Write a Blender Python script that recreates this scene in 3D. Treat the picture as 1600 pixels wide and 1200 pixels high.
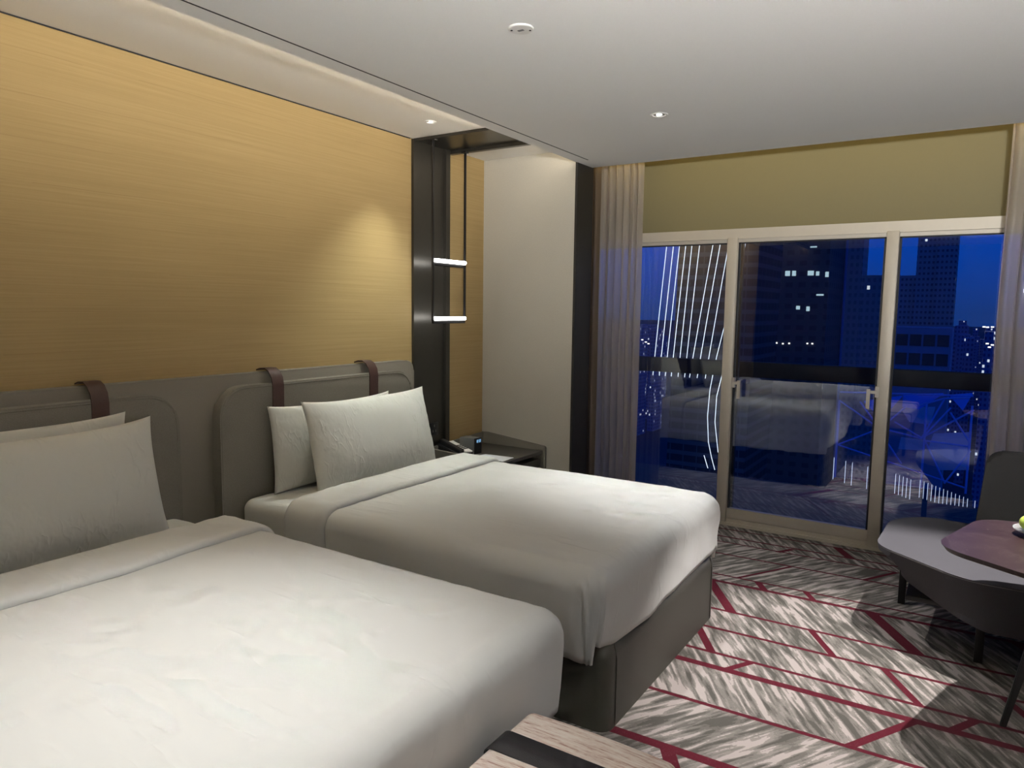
import bpy, bmesh, math, random
from math import sin, cos, tan, pi, radians, sqrt, atan2
from mathutils import Vector, Matrix, noise

for o in list(bpy.data.objects):
    bpy.data.objects.remove(o)
SC = bpy.context.scene
COL = SC.collection
random.seed(7)

# ------------------------------------------------------------------ camera
cam_d = bpy.data.cameras.new('camera')
cam = bpy.data.objects.new('camera', cam_d)
COL.objects.link(cam)
cam_d.sensor_width = 36.0
cam_d.sensor_fit = 'HORIZONTAL'
cam_d.lens = 1122.7755 / 1600 * 36.0
cam_d.clip_start = 0.05
cam_d.clip_end = 8000
RT = Vector((0.83998451, 0.54246613, 0.01251091))
UP = Vector((-0.06766804, 0.08184832, 0.99434495))
FW = Vector((-0.53837446, 0.83608095, -0.10545894))
M = Matrix((RT, UP, -FW)).transposed().to_4x4()
M.translation = Vector((0, 0, 1.57))
cam.matrix_world = M
SC.camera = cam

# ------------------------------------------------------------------ world: dusk sky
W = bpy.data.worlds.new('dusk_sky')
SC.world = W
W.use_nodes = True
nt = W.node_tree
nt.nodes.clear()
wo = nt.nodes.new('ShaderNodeOutputWorld')
bg = nt.nodes.new('ShaderNodeBackground')
tc = nt.nodes.new('ShaderNodeTexCoord')
sx = nt.nodes.new('ShaderNodeSeparateXYZ')
rp = nt.nodes.new('ShaderNodeValToRGB')
nt.links.new(tc.outputs['Generated'], sx.inputs[0])
nt.links.new(sx.outputs['Z'], rp.inputs['Fac'])
e = rp.color_ramp.elements
e[0].position = 0.0; e[0].color = (0.006, 0.036, 0.19, 1)
e[1].position = 0.30; e[1].color = (0.0015, 0.055, 0.40, 1)
x_ = rp.color_ramp.elements.new(0.07); x_.color = (0.002, 0.046, 0.33, 1)
x_ = rp.color_ramp.elements.new(0.8); x_.color = (0.002, 0.03, 0.2, 1)
nt.links.new(rp.outputs[0], bg.inputs['Color'])
bg.inputs['Strength'].default_value = 1.15
nt.links.new(bg.outputs[0], wo.inputs[0])

# ------------------------------------------------------------------ view
SC.view_settings.view_transform = 'Standard'
SC.view_settings.look = 'None'
SC.view_settings.gamma = 1.0
SC.view_settings.exposure = 0.30
SC.view_settings.use_curve_mapping = False

WARM = (1.0, 0.77, 0.34)
WHITE = (1.0, 1.0, 0.985)
COOL = (0.95, 1.0, 0.93)

def lamp_spot(name, loc, target, watts, angle, blend=0.5, col=WHITE, size=0.03):
    d = bpy.data.lights.new(name, 'SPOT')
    d.energy = watts; d.spot_size = radians(angle); d.spot_blend = blend
    d.color = col; d.shadow_soft_size = size
    o = bpy.data.objects.new(name, d); COL.objects.link(o)
    o.location = loc
    o.rotation_euler = (Vector(target) - Vector(loc)).to_track_quat('-Z', 'Y').to_euler()
    return o

def lamp_area(name, loc, target, watts, sx, sy, col=WHITE, spread=180):
    d = bpy.data.lights.new(name, 'AREA')
    d.shape = 'RECTANGLE'; d.size = sx; d.size_y = sy; d.energy = watts; d.color = col
    d.spread = radians(spread)
    o = bpy.data.objects.new(name, d); COL.objects.link(o)
    o.location = loc
    o.rotation_euler = (Vector(target) - Vector(loc)).to_track_quat('-Z', 'Y').to_euler()
    return o

ZC = 2.578      # main ceiling
ZT = 2.667      # raised tray ceiling by the bed wall
# room downlights, with two added fill spots: (x, y, z, target, watts, angle, blend)
lamp_spot('light_downlight_window', (-1.463, 3.652, ZC - .012), (-1.16, 3.70, 0), 122, 68, 1.0, WHITE, .02)
lamp_spot('light_downlight_bed', (-1.463, 0.95, ZC - .012), (-1.66, 0.98, 0), 98, 62, 1.0, (1, .985, .95), .03)
lamp_spot('light_downlight_seating', (0.15, 3.45, ZC - .012), (-.12, 3.22, 0), 400, 54, .45, (1, .95, .91), .015)
lamp_spot('light_fill_near', (0.30, 0.95, ZC - .012), (-.1, 1.1, 0), 35, 100, .8, WHITE, .03)  # added spot out of view, fill for the bench and near carpet
lamp_spot('light_fill_rear', (-1.0, -1.2, ZC - .012), (-1.0, -1.2, 0), 12, 130, .8, WHITE, .03)  # added spot behind the camera for ambient fill
lamp_spot('light_downlight_bedside', (-2.818, 3.445, ZT - .012), (-2.92, 3.20, 0), 66, 78, .9, COOL, .015)
# LED coves and an added fill uplight
lamp_area('light_cove_bed', (-2.41, 1.1, 2.622), (-3.3, 1.1, 2.0), 1.0, 6.6, .02, WARM)
lamp_area('light_cove_tray', (-2.40, 1.1, 2.606), (-2.75, 1.1, 2.8), 20, 6.6, .03, (1, .88, .72))
lamp_spot('light_fill_uplight', (.55, -.35, 1.86), (.38, .75, 3.3), 1020, 152, 1.0, WHITE, .10)  # made-up source beside the camera, brightens the ceiling for fill
lamp_area('light_cove_window', (-0.9, 4.80, 2.66), (-0.9, 5.3, 2.60), 2.8, 4.6, .02, (1, .74, .26))

# ------------------------------------------------------------------ node helpers
class NT:
    def __init__(s, name):
        s.m = bpy.data.materials.new(name); s.m.use_nodes = True
        s.t = s.m.node_tree; s.t.nodes.clear()
        s.out = s.t.nodes.new('ShaderNodeOutputMaterial')
    def n(s, typ, **kw):
        x = s.t.nodes.new(typ)
        for k, v in kw.items(): setattr(x, k, v)
        return x
    def l(s, a, b): s.t.links.new(a, b)
    def put(s, sock, v):
        if hasattr(v, 'links'): s.l(v, sock)
        else: sock.default_value = v
    def math(s, op, a, b=0.0, c=None):
        x = s.n('ShaderNodeMath', operation=op)
        s.put(x.inputs[0], a); s.put(x.inputs[1], b)
        if c is not None: s.put(x.inputs[2], c)
        return x.outputs[0]
    def pos(s):
        return s.n('ShaderNodeNewGeometry').outputs['Position']
    def objc(s):
        return s.n('ShaderNodeTexCoord').outputs['Object']
    def mapping(s, v, scale=(1, 1, 1), rot=(0, 0, 0), loc=(0, 0, 0)):
        x = s.n('ShaderNodeMapping')
        s.l(v, x.inputs['Vector'])
        x.inputs['Scale'].default_value = scale; x.inputs['Rotation'].default_value = rot
        x.inputs['Location'].default_value = loc
        return x.outputs[0]
    def noise(s, v, scale=5, detail=3, rough=.5, dist=0):
        x = s.n('ShaderNodeTexNoise')
        s.l(v, x.inputs['Vector']); x.inputs['Scale'].default_value = scale
        x.inputs['Detail'].default_value = detail; x.inputs['Roughness'].default_value = rough
        x.inputs['Distortion'].default_value = dist
        return x.outputs['Fac']
    def ramp(s, f, stops, interp='LINEAR'):
        x = s.n('ShaderNodeValToRGB'); s.put(x.inputs[0], f)
        cr = x.color_ramp; cr.interpolation = interp
        while len(cr.elements) > 1: cr.elements.remove(cr.elements[-1])
        cr.elements[0].position = stops[0][0]; cr.elements[0].color = (*stops[0][1], 1)
        for p, c in stops[1:]:
            q = cr.elements.new(p); q.color = (*c, 1)
        return x.outputs[0]
    def mix(s, f, a, b):
        x = s.n('ShaderNodeMix', data_type='RGBA')
        s.put(x.inputs[0], f)
        for sock, v in ((x.inputs[6], a), (x.inputs[7], b)):
            if hasattr(v, 'links'): s.l(v, sock)
            else: sock.default_value = (*v, 1)
        return x.outputs[2]
    def bump(s, h, strength=.3, dist=.01):
        x = s.n('ShaderNodeBump'); s.l(h, x.inputs['Height'])
        x.inputs['Strength'].default_value = strength; x.inputs['Distance'].default_value = dist
        return x.outputs[0]
    def bsdf(s, col=(.5, .5, .5), rough=.6, metal=0, normal=None, emis=None, estr=0, spec=.5, sheen=0, coat=0):
        b = s.n('ShaderNodeBsdfPrincipled')
        if hasattr(col, 'links'): s.l(col, b.inputs['Base Color'])
        else: b.inputs['Base Color'].default_value = (*col, 1)
        s.put(b.inputs['Roughness'], rough); b.inputs['Metallic'].default_value = metal
        b.inputs['Specular IOR Level'].default_value = spec
        b.inputs['Sheen Weight'].default_value = sheen
        b.inputs['Coat Weight'].default_value = coat
        if normal is not None: s.l(normal, b.inputs['Normal'])
        if emis is not None:
            if hasattr(emis, 'links'): s.l(emis, b.inputs['Emission Color'])
            else: b.inputs['Emission Color'].default_value = (*emis, 1)
            s.put(b.inputs['Emission Strength'], estr)
        return b
    def done(s, b):
        s.l(b.outputs[0], s.out.inputs[0]); return s.m

def plain(name, col, rough=.6, metal=0, nscale=0, nstr=.15, var=.06, spec=.5, sheen=0, coat=0):
    t = NT(name); v = t.objc()
    f = t.noise(v, nscale or 30, 3)
    c2 = tuple(max(0, x * (1 - var)) for x in col); c1 = tuple(x * (1 + var) for x in col)
    c = t.mix(f, c2, c1)
    nrm = t.bump(f, nstr, .004) if nscale else None
    return t.done(t.bsdf(c, rough, metal, nrm, spec=spec, sheen=sheen, coat=coat))

def weave(name, col, scale=260, rough=.9, strength=.35, var=.25, spec=.2):
    t = NT(name); v = t.objc()
    a = t.noise(t.mapping(v, (scale, scale * .5, scale)), 1, 2)
    b = t.noise(v, 6, 2)
    f = t.math('ADD', t.math('MULTIPLY', a, .75), t.math('MULTIPLY', b, .25))
    c = t.mix(f, tuple(x * (1 - var) for x in col), tuple(x * (1 + var) for x in col))
    return t.done(t.bsdf(c, rough, 0, t.bump(a, strength, .002), spec=spec * .6, sheen=.02))

def emit(name, col, strength):
    t = NT(name); x = t.n('ShaderNodeEmission')
    x.inputs[0].default_value = (*col, 1); x.inputs[1].default_value = strength
    return t.done(x)

# ------------------------------------------------------------------ materials
def m_wood_wall():
    t = NT('straw_wallcovering'); p = t.pos()
    g = t.noise(t.mapping(p, (1, 1.1, 90)), 1.3, 5, .6)
    g2 = t.noise(t.mapping(p, (1, 2.2, 260)), 1.0, 3, .6)
    big = t.noise(t.mapping(p, (1, .5, 4.3)), 1.0, 2)
    f = t.math('ADD', t.math('MULTIPLY', g, .55), t.math('ADD', t.math('MULTIPLY', g2, .2), t.math('MULTIPLY', big, .25)))
    c = t.ramp(f, [(.3, (.345, .243, .105)), (.5, (.395, .282, .127)), (.72, (.45, .328, .155))])
    sp = t.n('ShaderNodeSeparateXYZ'); t.l(p, sp.inputs[0])
    wob = t.math('MULTIPLY', t.math('SUBTRACT', t.noise(t.mapping(p, (1, 1.4, .2)), 1, 2), .5), .035)
    z = t.math('ADD', sp.outputs[2], wob)
    fr = t.math('FRACT', t.math('MULTIPLY', z, 1 / .17))
    ln = t.math('LESS_THAN', fr, .012)
    gate = t.math('GREATER_THAN', t.noise(t.mapping(p, (1, 1.2, 5)), 1, 1), .49)
    ln = t.math('MULTIPLY', t.math('MULTIPLY', ln, gate), .38)
    c = t.mix(ln, c, (.22, .13, .055))
    return t.done(t.bsdf(c, .62, 0, t.bump(g, .12, .003), spec=.3))

def m_carpet():
    t = NT('chevron_carpet'); p = t.pos()
    sp = t.n('ShaderNodeSeparateXYZ'); t.l(p, sp.inputs[0])
    X = sp.outputs[0]; Y = t.math('SUBTRACT', sp.outputs[1], t.math('MULTIPLY', sp.outputs[0], .025))
    def band(lo, hi):
        return t.math('MULTIPLY', t.math('GREATER_THAN', Y, lo), t.math('LESS_THAN', Y, hi))
    neg = None
    for lo, hi in ((2.76, 4.12), (4.84, 5.4), (1.2, 2.0), (-1.2, .2)):
        b = band(lo, hi); neg = b if neg is None else t.math('ADD', neg, b)
    def streak(a, off):
        v = t.mapping(p, (1, 1, 1), (0, 0, -a), off)
        v2 = t.mapping(v, (5.2, 38, 1))
        n = t.noise(v2, 1, 1.6, .5, .25)
        n2 = t.noise(t.mapping(v, (14, 75, 1)), 1, 1, .5)
        jag = t.noise(p, 85, 2, .6)
        big = t.noise(t.mapping(v, (1.2, 3.2, 1)), 1.8, 1.5)
        a_ = t.math('ADD', t.math('MULTIPLY', n, .60), t.math('MULTIPLY', big, .22))
        return t.math('ADD', a_, t.math('ADD', t.math('MULTIPLY', n2, .11), t.math('MULTIPLY', jag, .07)))
    s1 = streak(radians(58), (0, 0, 0)); s2 = streak(radians(-57), (3.1, 1.7, 0))
    x = t.n('ShaderNodeMix', data_type='FLOAT')
    t.l(neg, x.inputs[0]); t.l(s1, x.inputs[2]); t.l(s2, x.inputs[3])
    f = x.outputs[0]
    fib = t.noise(p, 260, 2, .7)
    f = t.math('ADD', f, t.math('MULTIPLY', t.math('SUBTRACT', fib, .5), .035))
    c = t.ramp(f, [(0, (.062, .059, .052)), (.435, (.105, .100, .088)), (.475, (.155, .143, .130)), (.515, (.205, .185, .172)), (.548, (.35, .308, .290))], 'CONSTANT')
    c = t.mix(t.math('MULTIPLY', fib, .25), c, (.16, .14, .13))
    red = None
    def addr(e):
        nonlocal red
        red = e if red is None else t.math('MAXIMUM', red, e)
    lines = [(5.13, .008), (4.95, .010), (4.83, .008), (4.585, .009), (4.205, .009), (4.095, .016), (3.695, .011), (3.46, .011),
             (3.20, .011), (3.065, .020), (2.745, .011), (2.385, .022), (2.02, .011), (1.72, .011), (1.2, .02), (.7, .011), (.2, .011), (-.4, .02), (-1.2, .011)]
    for y, h in lines:
        addr(t.math('LESS_THAN', t.math('ABSOLUTE', t.math('SUBTRACT', Y, y)), h))
    # short diagonals (x at lower y, lower y, upper y, sign, halfwidth)
    ds = [(-1.0, 4.81, 4.93, 1, .018), (-.58, 4.95, 5.13, -1, .03), (-.46, 4.585, 4.83, 1, .014), (-1.09, 4.205, 4.585, 1, .012),
          (-.91, 4.1, 4.205, -1, .022), (-.65, 4.1, 4.205, -1, .018), (-.98, 3.695, 4.095, -1, .03), (-.13, 3.695, 4.095, -1, .035),
          (-.45, 3.46, 3.695, -1, .018), (-.93, 3.20, 3.46, -1, .022), (-.09, 3.20, 3.46, -1, .018), (-.83, 3.065, 3.20, 1, .018),
          (-.29, 2.745, 3.065, 1, .02), (.02, 3.065, 3.20, 1, .02), (.35, 3.20, 3.46, -1, .02), (.5, 3.695, 4.095, -1, .03),
          (-.62, 2.02, 2.385, -1, .03), (.1, 2.385, 2.745, 1, .02), (-.2, 1.72, 2.02, 1, .02)]
    k = 1 / tan(radians(59))
    for x0, lo, hi, sg, w in ds:
        e = t.math('SUBTRACT', t.math('SUBTRACT', X, x0), t.math('MULTIPLY', t.math('SUBTRACT', Y, lo), sg * k))
        addr(t.math('MULTIPLY', t.math('LESS_THAN', t.math('ABSOLUTE', e), w), band(lo, hi)))
    redc = t.mix(t.noise(p, 300, 2, .7), (.040, .005, .010), (.11, .014, .024))
    sp_ = t.math('GREATER_THAN', t.noise(p, 170, 2, .6), .36)
    c = t.mix(t.math('MULTIPLY', red, t.math('ADD', t.math('MULTIPLY', sp_, .12), .87)), c, redc)
    return t.done(t.bsdf(c, .95, 0, t.bump(fib, .5, .004), spec=.05))

def m_linen(name, col=(.76, .745, .70), crease=.30, sc=1.0):
    t = NT(name); v = t.objc()
    def crs(rz, scl, off, th):
        a = t.noise(t.mapping(v, (scl[0] * sc, scl[1] * sc, scl[2] * sc), (0, 0, rz), off), 1, 2, .5, .25)
        r = t.math('ABSOLUTE', t.math('SUBTRACT', a, .5))
        r = t.math('POWER', t.math('SUBTRACT', 1, t.math('MINIMUM', t.math('MULTIPLY', r, 11), 1)), 2)
        g = t.math('MULTIPLY', t.math('SUBTRACT', t.noise(t.mapping(v, (1, 1, 1), (0, 0, 0), off), 3.2 * sc, 2), th), 6)
        return t.math('MULTIPLY', r, t.math('MINIMUM', t.math('MAXIMUM', g, 0), 1))
    h = t.math('ADD', crs(.5, (1.6, 9, 5), (0, 0, 0), .52), crs(-.35, (1.3, 7.5, 4), (7, 3, 1), .55))
    h2 = t.math('ADD', t.math('MULTIPLY', h, .55), t.math('MULTIPLY', t.noise(t.mapping(v, (3, 6, 5)), sc, 3, .5), .9))
    return t.done(t.bsdf(col, .82, 0, t.bump(h2, crease, .02), spec=.25, sheen=.1))

def m_bench():
    t = NT('bench_weave'); v = t.objc()
    g = t.noise(t.mapping(v, (9, 120, 60)), 1, 5, .65)
    g2 = t.noise(t.mapping(v, (40, 300, 200)), 1, 2, .7)
    f = t.math('ADD', t.math('MULTIPLY', g, .7), t.math('MULTIPLY', g2, .3))
    c = t.ramp(f, [(.33, (.34, .15, .11)), (.42, (.58, .40, .33)), (.48, (.76, .62, .53)), (.6, (.86, .77, .69))])
    return t.done(t.bsdf(c, .85, 0, t.bump(g2, .3, .003), spec=.2))

def m_glass():
    t = NT('window_glass')
    tr = t.n('ShaderNodeBsdfTransparent'); tr.inputs[0].default_value = (.90, .93, .95, 1)
    gl = t.n('ShaderNodeBsdfGlossy'); gl.inputs['Roughness'].default_value = 0.0
    gl.inputs['Color'].default_value = (.9, .95, 1, 1)
    fr = t.n('ShaderNodeFresnel'); fr.inputs[0].default_value = 1.5
    f = t.math('MINIMUM', t.math('ADD', fr.outputs[0], .105), 1)
    mx = t.n('ShaderNodeMixShader'); t.l(f, mx.inputs[0]); t.l(tr.outputs[0], mx.inputs[1]); t.l(gl.outputs[0], mx.inputs[2])
    return t.done(mx)

def m_sheer(name, col, opac, tex=True):
    t = NT(name)
    tr = t.n('ShaderNodeBsdfTransparent')
    df = t.n('ShaderNodeBsdfDiffuse'); df.inputs[0].default_value = (*col, 1)
    tl = t.n('ShaderNodeBsdfTranslucent'); tl.inputs[0].default_value = (*col, 1)
    m1 = t.n('ShaderNodeMixShader'); m1.inputs[0].default_value = .4
    t.l(df.outputs[0], m1.inputs[1]); t.l(tl.outputs[0], m1.inputs[2])
    lw = t.n('ShaderNodeLayerWeight'); lw.inputs[0].default_value = .5
    f = t.math('MINIMUM', t.math('ADD', opac, t.math('MULTIPLY', lw.outputs['Facing'], .45)), 1)
    m2 = t.n('ShaderNodeMixShader'); t.l(f, m2.inputs[0]); t.l(tr.outputs[0], m2.inputs[1]); t.l(m1.outputs[0], m2.inputs[2])
    return t.done(m2)

def m_facade(name, wall, win, ux, uz, fx=.5, fz=.5, lit=.0, litcol=(.8, .9, 1), lstr=1.5, floors=0.0, axis=0):
    """grid of windows; a few of them lit"""
    t = NT(name); p = t.pos()
    sp = t.n('ShaderNodeSeparateXYZ'); t.l(p, sp.inputs[0])
    A = t.math('ADD', sp.outputs[0], sp.outputs[1])
    a = t.math('DIVIDE', A, ux); z = t.math('DIVIDE', sp.outputs[2], uz)
    fa = t.math('FRACT', a); fz_ = t.math('FRACT', z)
    w = t.math('MULTIPLY', t.math('LESS_THAN', fa, fx), t.math('LESS_THAN', fz_, fz))
    c = t.mix(w, wall, win)
    cb = t.n('ShaderNodeCombineXYZ'); t.l(t.math('FLOOR', a), cb.inputs[0]); t.l(t.math('FLOOR', z), cb.inputs[1])
    wn = t.n('ShaderNodeTexWhiteNoise', noise_dimensions='2D'); t.l(cb.outputs[0], wn.inputs['Vector'])
    on = t.math('MULTIPLY', w, t.math('LESS_THAN', wn.outputs[0], lit))
    es = t.math('MULTIPLY', on, lstr)
    return t.done(t.bsdf(c, .7, 0, None, emis=litcol, estr=es, spec=.2))

MT = {}
MT['wood'] = m_wood_wall()
MT['carpet'] = m_carpet()
MT['duvet'] = m_linen('duvet_cotton', (.76, .757, .73), .30)
MT['sheet'] = m_linen('sheet_cotton', (.74, .735, .69), .35, 1.6)
MT['pillow'] = m_linen('pillow_cotton', (.77, .765, .71), .35, 1.8)
MT['ceil'] = plain('ceiling_paint', (.86, .85, .82), .9, nscale=180, nstr=.03, var=.02, spec=.1)
MT['beige'] = weave('beige_wallcovering', (.49, .465, .40), 140, .85, .25, .10)
MT['header'] = plain('header_paint', (.225, .197, .108), .7, nscale=60, nstr=.03, var=.02, spec=.3)
MT['bronze'] = plain('dark_bronze_panel', (.055, .051, .043), .30, .55, var=.08, spec=.5)
MT['darktrim'] = plain('dark_bronze_trim', (.030, .028, .026), .45, .3, var=.08)
MT['headpanel'] = plain('headboard_leather', (.20, .18, .145), .55, nscale=220, nstr=.12, var=.05, spec=.35)
MT['cushion'] = weave('headboard_fabric', (.19, .175, .145), 320, .9, .3, .25)
MT['strap'] = plain('brown_leather', (.050, .022, .016), .5, nscale=150, nstr=.15, spec=.4)
MT['base'] = plain('bed_base_leather', (.060, .056, .046), .5, nscale=260, nstr=.15, var=.06, spec=.35)
MT['alu'] = plain('champagne_aluminium', (.58, .53, .45), .5, .25, var=.03, spec=.4)
MT['gasket'] = plain('black_gasket', (.012, .012, .014), .6)
MT['glass'] = m_glass()
MT['sheer'] = m_sheer('sheer_curtain_cloth', (.56, .50, .44), .64)
MT['drape'] = m_sheer('brown_drape_cloth', (.20, .15, .105), .93)
MT['sofa'] = weave('grey_upholstery', (.068, .066, .075), 420, .9, .3, .30)
MT['sofaback'] = weave('charcoal_upholstery', (.060, .058, .060), 420, .9, .3, .30)
MT['piping'] = plain('grey_piping', (.15, .145, .15), .7)
MT['blackmetal'] = plain('black_metal', (.018, .017, .018), .4, .4)
MT['bench'] = m_bench()
MT['belt'] = plain('black_strap', (.014, .012, .013), .6, nscale=300, nstr=.15, spec=.2)
MT['nsdark'] = plain('nightstand_lacquer', (.060, .054, .047), .30, spec=.5)
MT['nsrim'] = plain('nightstand_leather', (.17, .155, .125), .5, nscale=240, nstr=.12)
MT['silver'] = plain('silver_plastic', (.17, .17, .165), .45, .3)
MT['blackplastic'] = plain('black_plastic', (.010, .010, .012), .35)
MT['whiteplastic'] = plain('white_plastic', (.72, .70, .66), .5)
MT['paper'] = plain('paper', (.70, .70, .74), .8)
MT['red'] = plain('red_print', (.45, .03, .03), .6)
MT['ledwhite'] = emit('led_white', (1, .98, .95), 11)
MT['ledwarm'] = emit('led_warm', (1, .78, .42), 1.2)
MT['ledchip'] = emit('downlight_lens', (1, .97, .92), 22)
MT['clockled'] = emit('clock_digits', (.30, .62, 1.0), .9)
MT['chrome'] = plain('chrome_trim', (.62, .62, .62), .2, .9)
MT['handle'] = plain('handle_metal', (.60, .56, .50), .35, .5)
MT['appleg'] = plain('green_apple_skin', (.36, .46, .08), .35, nscale=14, nstr=.02, var=.25)
MT['stem'] = plain('apple_stem', (.10, .06, .03), .7)
MT['darkwood'] = plain('dark_wood', (.032, .024, .020), .5)
MT['sidewall'] = plain('side_wall_paint', (.30, .27, .23), .8)
MT['plug'] = plain('socket_plate', (.012, .012, .013), .3)

def m_marble():
    t = NT('brown_marble'); v = t.objc()
    n = t.noise(v, 3.0, 6, .65, 1.8)
    r = t.math('POWER', t.math('SUBTRACT', 1, t.math('MINIMUM', t.math('MULTIPLY', t.math('ABSOLUTE', t.math('SUBTRACT', n, .5)), 16), 1)), 5)
    c = t.mix(t.noise(v, 5, 3), (.016, .008, .009), (.034, .018, .018))
    sp = t.math('GREATER_THAN', t.noise(v, 42, 3, .6), .70)
    c = t.mix(t.math('MULTIPLY', r, .05), c, (.45, .35, .30))
    c = t.mix(t.math('MULTIPLY', sp, .2), c, (.40, .30, .28))
    return t.done(t.bsdf(c, .34, 0, None, spec=.28))
MT['marble'] = m_marble()

def m_clear():
    t = NT('clear_glass')
    b = t.bsdf((.88, .88, .86), .05); b.inputs['Transmission Weight'].default_value = .72; b.inputs['IOR'].default_value = 1.45
    return t.done(b)
MT['clear'] = m_clear()

# ------------------------------------------------------------------ object helpers
def tag(o, label=None, cat=None, group=None, kind=None):
    if label: o['label'] = label
    if cat: o['category'] = cat
    if group: o['group'] = group
    if kind: o['kind'] = kind
    return o

def thing(name, label, cat, loc, group=None):
    o = bpy.data.objects.new(name, None); COL.objects.link(o)
    o.location = loc; o.empty_display_size = .1; o['org'] = tuple(loc)
    return tag(o, label, cat, group)

def obj(name, bm, m, parent=None, smooth=True, origin=None, auto=35):
    """bm holds world coordinates; the object is linked under parent or on its own origin"""
    if parent is not None: org = Vector(parent['org'])
    else: org = Vector(origin) if origin else Vector((0, 0, 0))
    bmesh.ops.recalc_face_normals(bm, faces=bm.faces[:])
    bmesh.ops.translate(bm, verts=bm.verts[:], vec=-org)
    me = bpy.data.meshes.new(name)
    for f in bm.faces: f.smooth = smooth
    if smooth and auto:
        for ed in bm.edges:
            if len(ed.link_faces) == 2 and ed.calc_face_angle(0) > radians(auto): ed.smooth = False
    bm.to_mesh(me); bm.free()
    me.materials.append(m)
    o = bpy.data.objects.new(name, me); COL.objects.link(o)
    if parent is not None: o.parent = parent
    else: o.location = org
    o['org'] = tuple(org)
    return o

def struct(name, bm, m, **k):
    o = obj(name, bm, m, **k); o['kind'] = 'structure'; return o

def NB(): return bmesh.new()

def box(bm, x0, x1, y0, y1, z0, z1):
    v = [bm.verts.new((x, y, z)) for x in (x0, x1) for y in (y0, y1) for z in (z0, z1)]
    for f in ((0, 1, 3, 2), (4, 6, 7, 5), (0, 4, 5, 1), (2, 3, 7, 6), (0, 2, 6, 4), (1, 5, 7, 3)):
        bm.faces.new([v[i] for i in f])
    return bm

def bbox(x0, x1, y0, y1, z0, z1, bev=0.0, seg=2):
    bm = box(NB(), x0, x1, y0, y1, z0, z1)
    if bev: bmesh.ops.bevel(bm, geom=bm.edges[:], offset=bev, segments=seg, affect='EDGES', profile=.5)
    return bm

def axis_samples(lo, hi, r, step, rl=True, rh=True, na=6):
    s = []
    a = lo + (r if rl else 0); b = hi - (r if rh else 0)
    if rl: s += [lo + r - r * tan(pi / 4 * (1 - i / na)) for i in range(na)]
    n = max(1, int(math.ceil((b - a) / step)))
    s += [a + (b - a) * i / n for i in range(n + 1)]
    if rh: s += [hi - r + r * tan(pi / 4 * (i + 1) / na) for i in range(na)]
    return s

def rbox(lo, hi, r, step=.05, faces='xXyYzZ', roundz=(True, True), roundx=(True, True), disp=None, na=6):
    """rounded box as one welded surface; faces picks the sides to build, disp(p, n) moves points"""
    bm = NB(); cache = {}
    S = [axis_samples(lo[0], hi[0], r, step, roundx[0], roundx[1], na), axis_samples(lo[1], hi[1], r, step, True, True, na),
         axis_samples(lo[2], hi[2], r, step, roundz[0], roundz[1], na)]
    lowc = [lo[0] + (r if roundx[0] else -9), lo[1] + r, lo[2] + (r if roundz[0] else -9)]
    hic = [hi[0] - (r if roundx[1] else -9), hi[1] - r, hi[2] - (r if roundz[1] else -9)]
    def vert(p):
        key = tuple(round(c, 5) for c in p)
        if key in cache: return cache[key]
        c = Vector([min(max(p[i], lowc[i]), hic[i]) for i in range(3)])
        d = Vector(p) - c
        if d.length > 1e-7:
            n = d.normalized(); q = c + n * r
        else: n = Vector((0, 0, 1)); q = Vector(p)
        if disp: q = disp(q, n)
        v = bm.verts.new(q); cache[key] = v; return v
    for k, ax, hi_ in (('x', 0, 0), ('X', 0, 1), ('y', 1, 0), ('Y', 1, 1), ('z', 2, 0), ('Z', 2, 1)):
        if k not in faces: continue
        a, b = [i for i in range(3) if i != ax]
        val = hi[ax] if hi_ else lo[ax]
        for i in range(len(S[a]) - 1):
            for j in range(len(S[b]) - 1):
                q = []
                for (ii, jj) in ((i, j), (i + 1, j), (i + 1, j + 1), (i, j + 1)):
                    p = [0, 0, 0]; p[ax] = val; p[a] = S[a][ii]; p[b] = S[b][jj]
                    q.append(vert(p))
                if len(set(q)) == 4:
                    try: bm.faces.new(q)
                    except ValueError: pass
    return bm

def roundpoly(pts, r, seg=6):
    out = []; n = len(pts)
    rr = r if isinstance(r, (list, tuple)) else [r] * n
    for i in range(n):
        p = Vector(pts[i]); a = (Vector(pts[i - 1]) - p); b = (Vector(pts[(i + 1) % n]) - p)
        R = rr[i]
        if R <= 0: out.append(tuple(p)); continue
        ang = a.angle(b); t = min(R / tan(ang / 2), a.length * .49, b.length * .49)
        p0 = p + a.normalized() * t; p1 = p + b.normalized() * t
        for k in range(seg + 1):
            s = k / seg
            out.append(tuple(p0 * (1 - s) ** 2 + p * 2 * s * (1 - s) + p1 * s * s))
    return out

def extrude(pts, fn, h0, h1, bev=0.0, seg=3, scale0=None):
    """pts 2D polygon, fn(u, v, h) -> 3D"""
    bm = NB(); cu = sum(p[0] for p in pts) / len(pts); cv = sum(p[1] for p in pts) / len(pts)
    s0 = scale0 or 1
    a = [bm.verts.new(fn(cu + (u - cu) * s0, cv + (v - cv) * s0, h0)) for u, v in pts]
    b = [bm.verts.new(fn(u, v, h1)) for u, v in pts]
    n = len(pts)
    f0 = bm.faces.new(a[::-1]); f1 = bm.faces.new(b)
    for i in range(n): bm.faces.new((a[i], a[(i + 1) % n], b[(i + 1) % n], b[i]))
    if bev:
        ed = list(f1.edges) + list(f0.edges)
        bmesh.ops.bevel(bm, geom=ed, offset=bev, segments=seg, affect='EDGES', profile=.5)
    return bm

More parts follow.
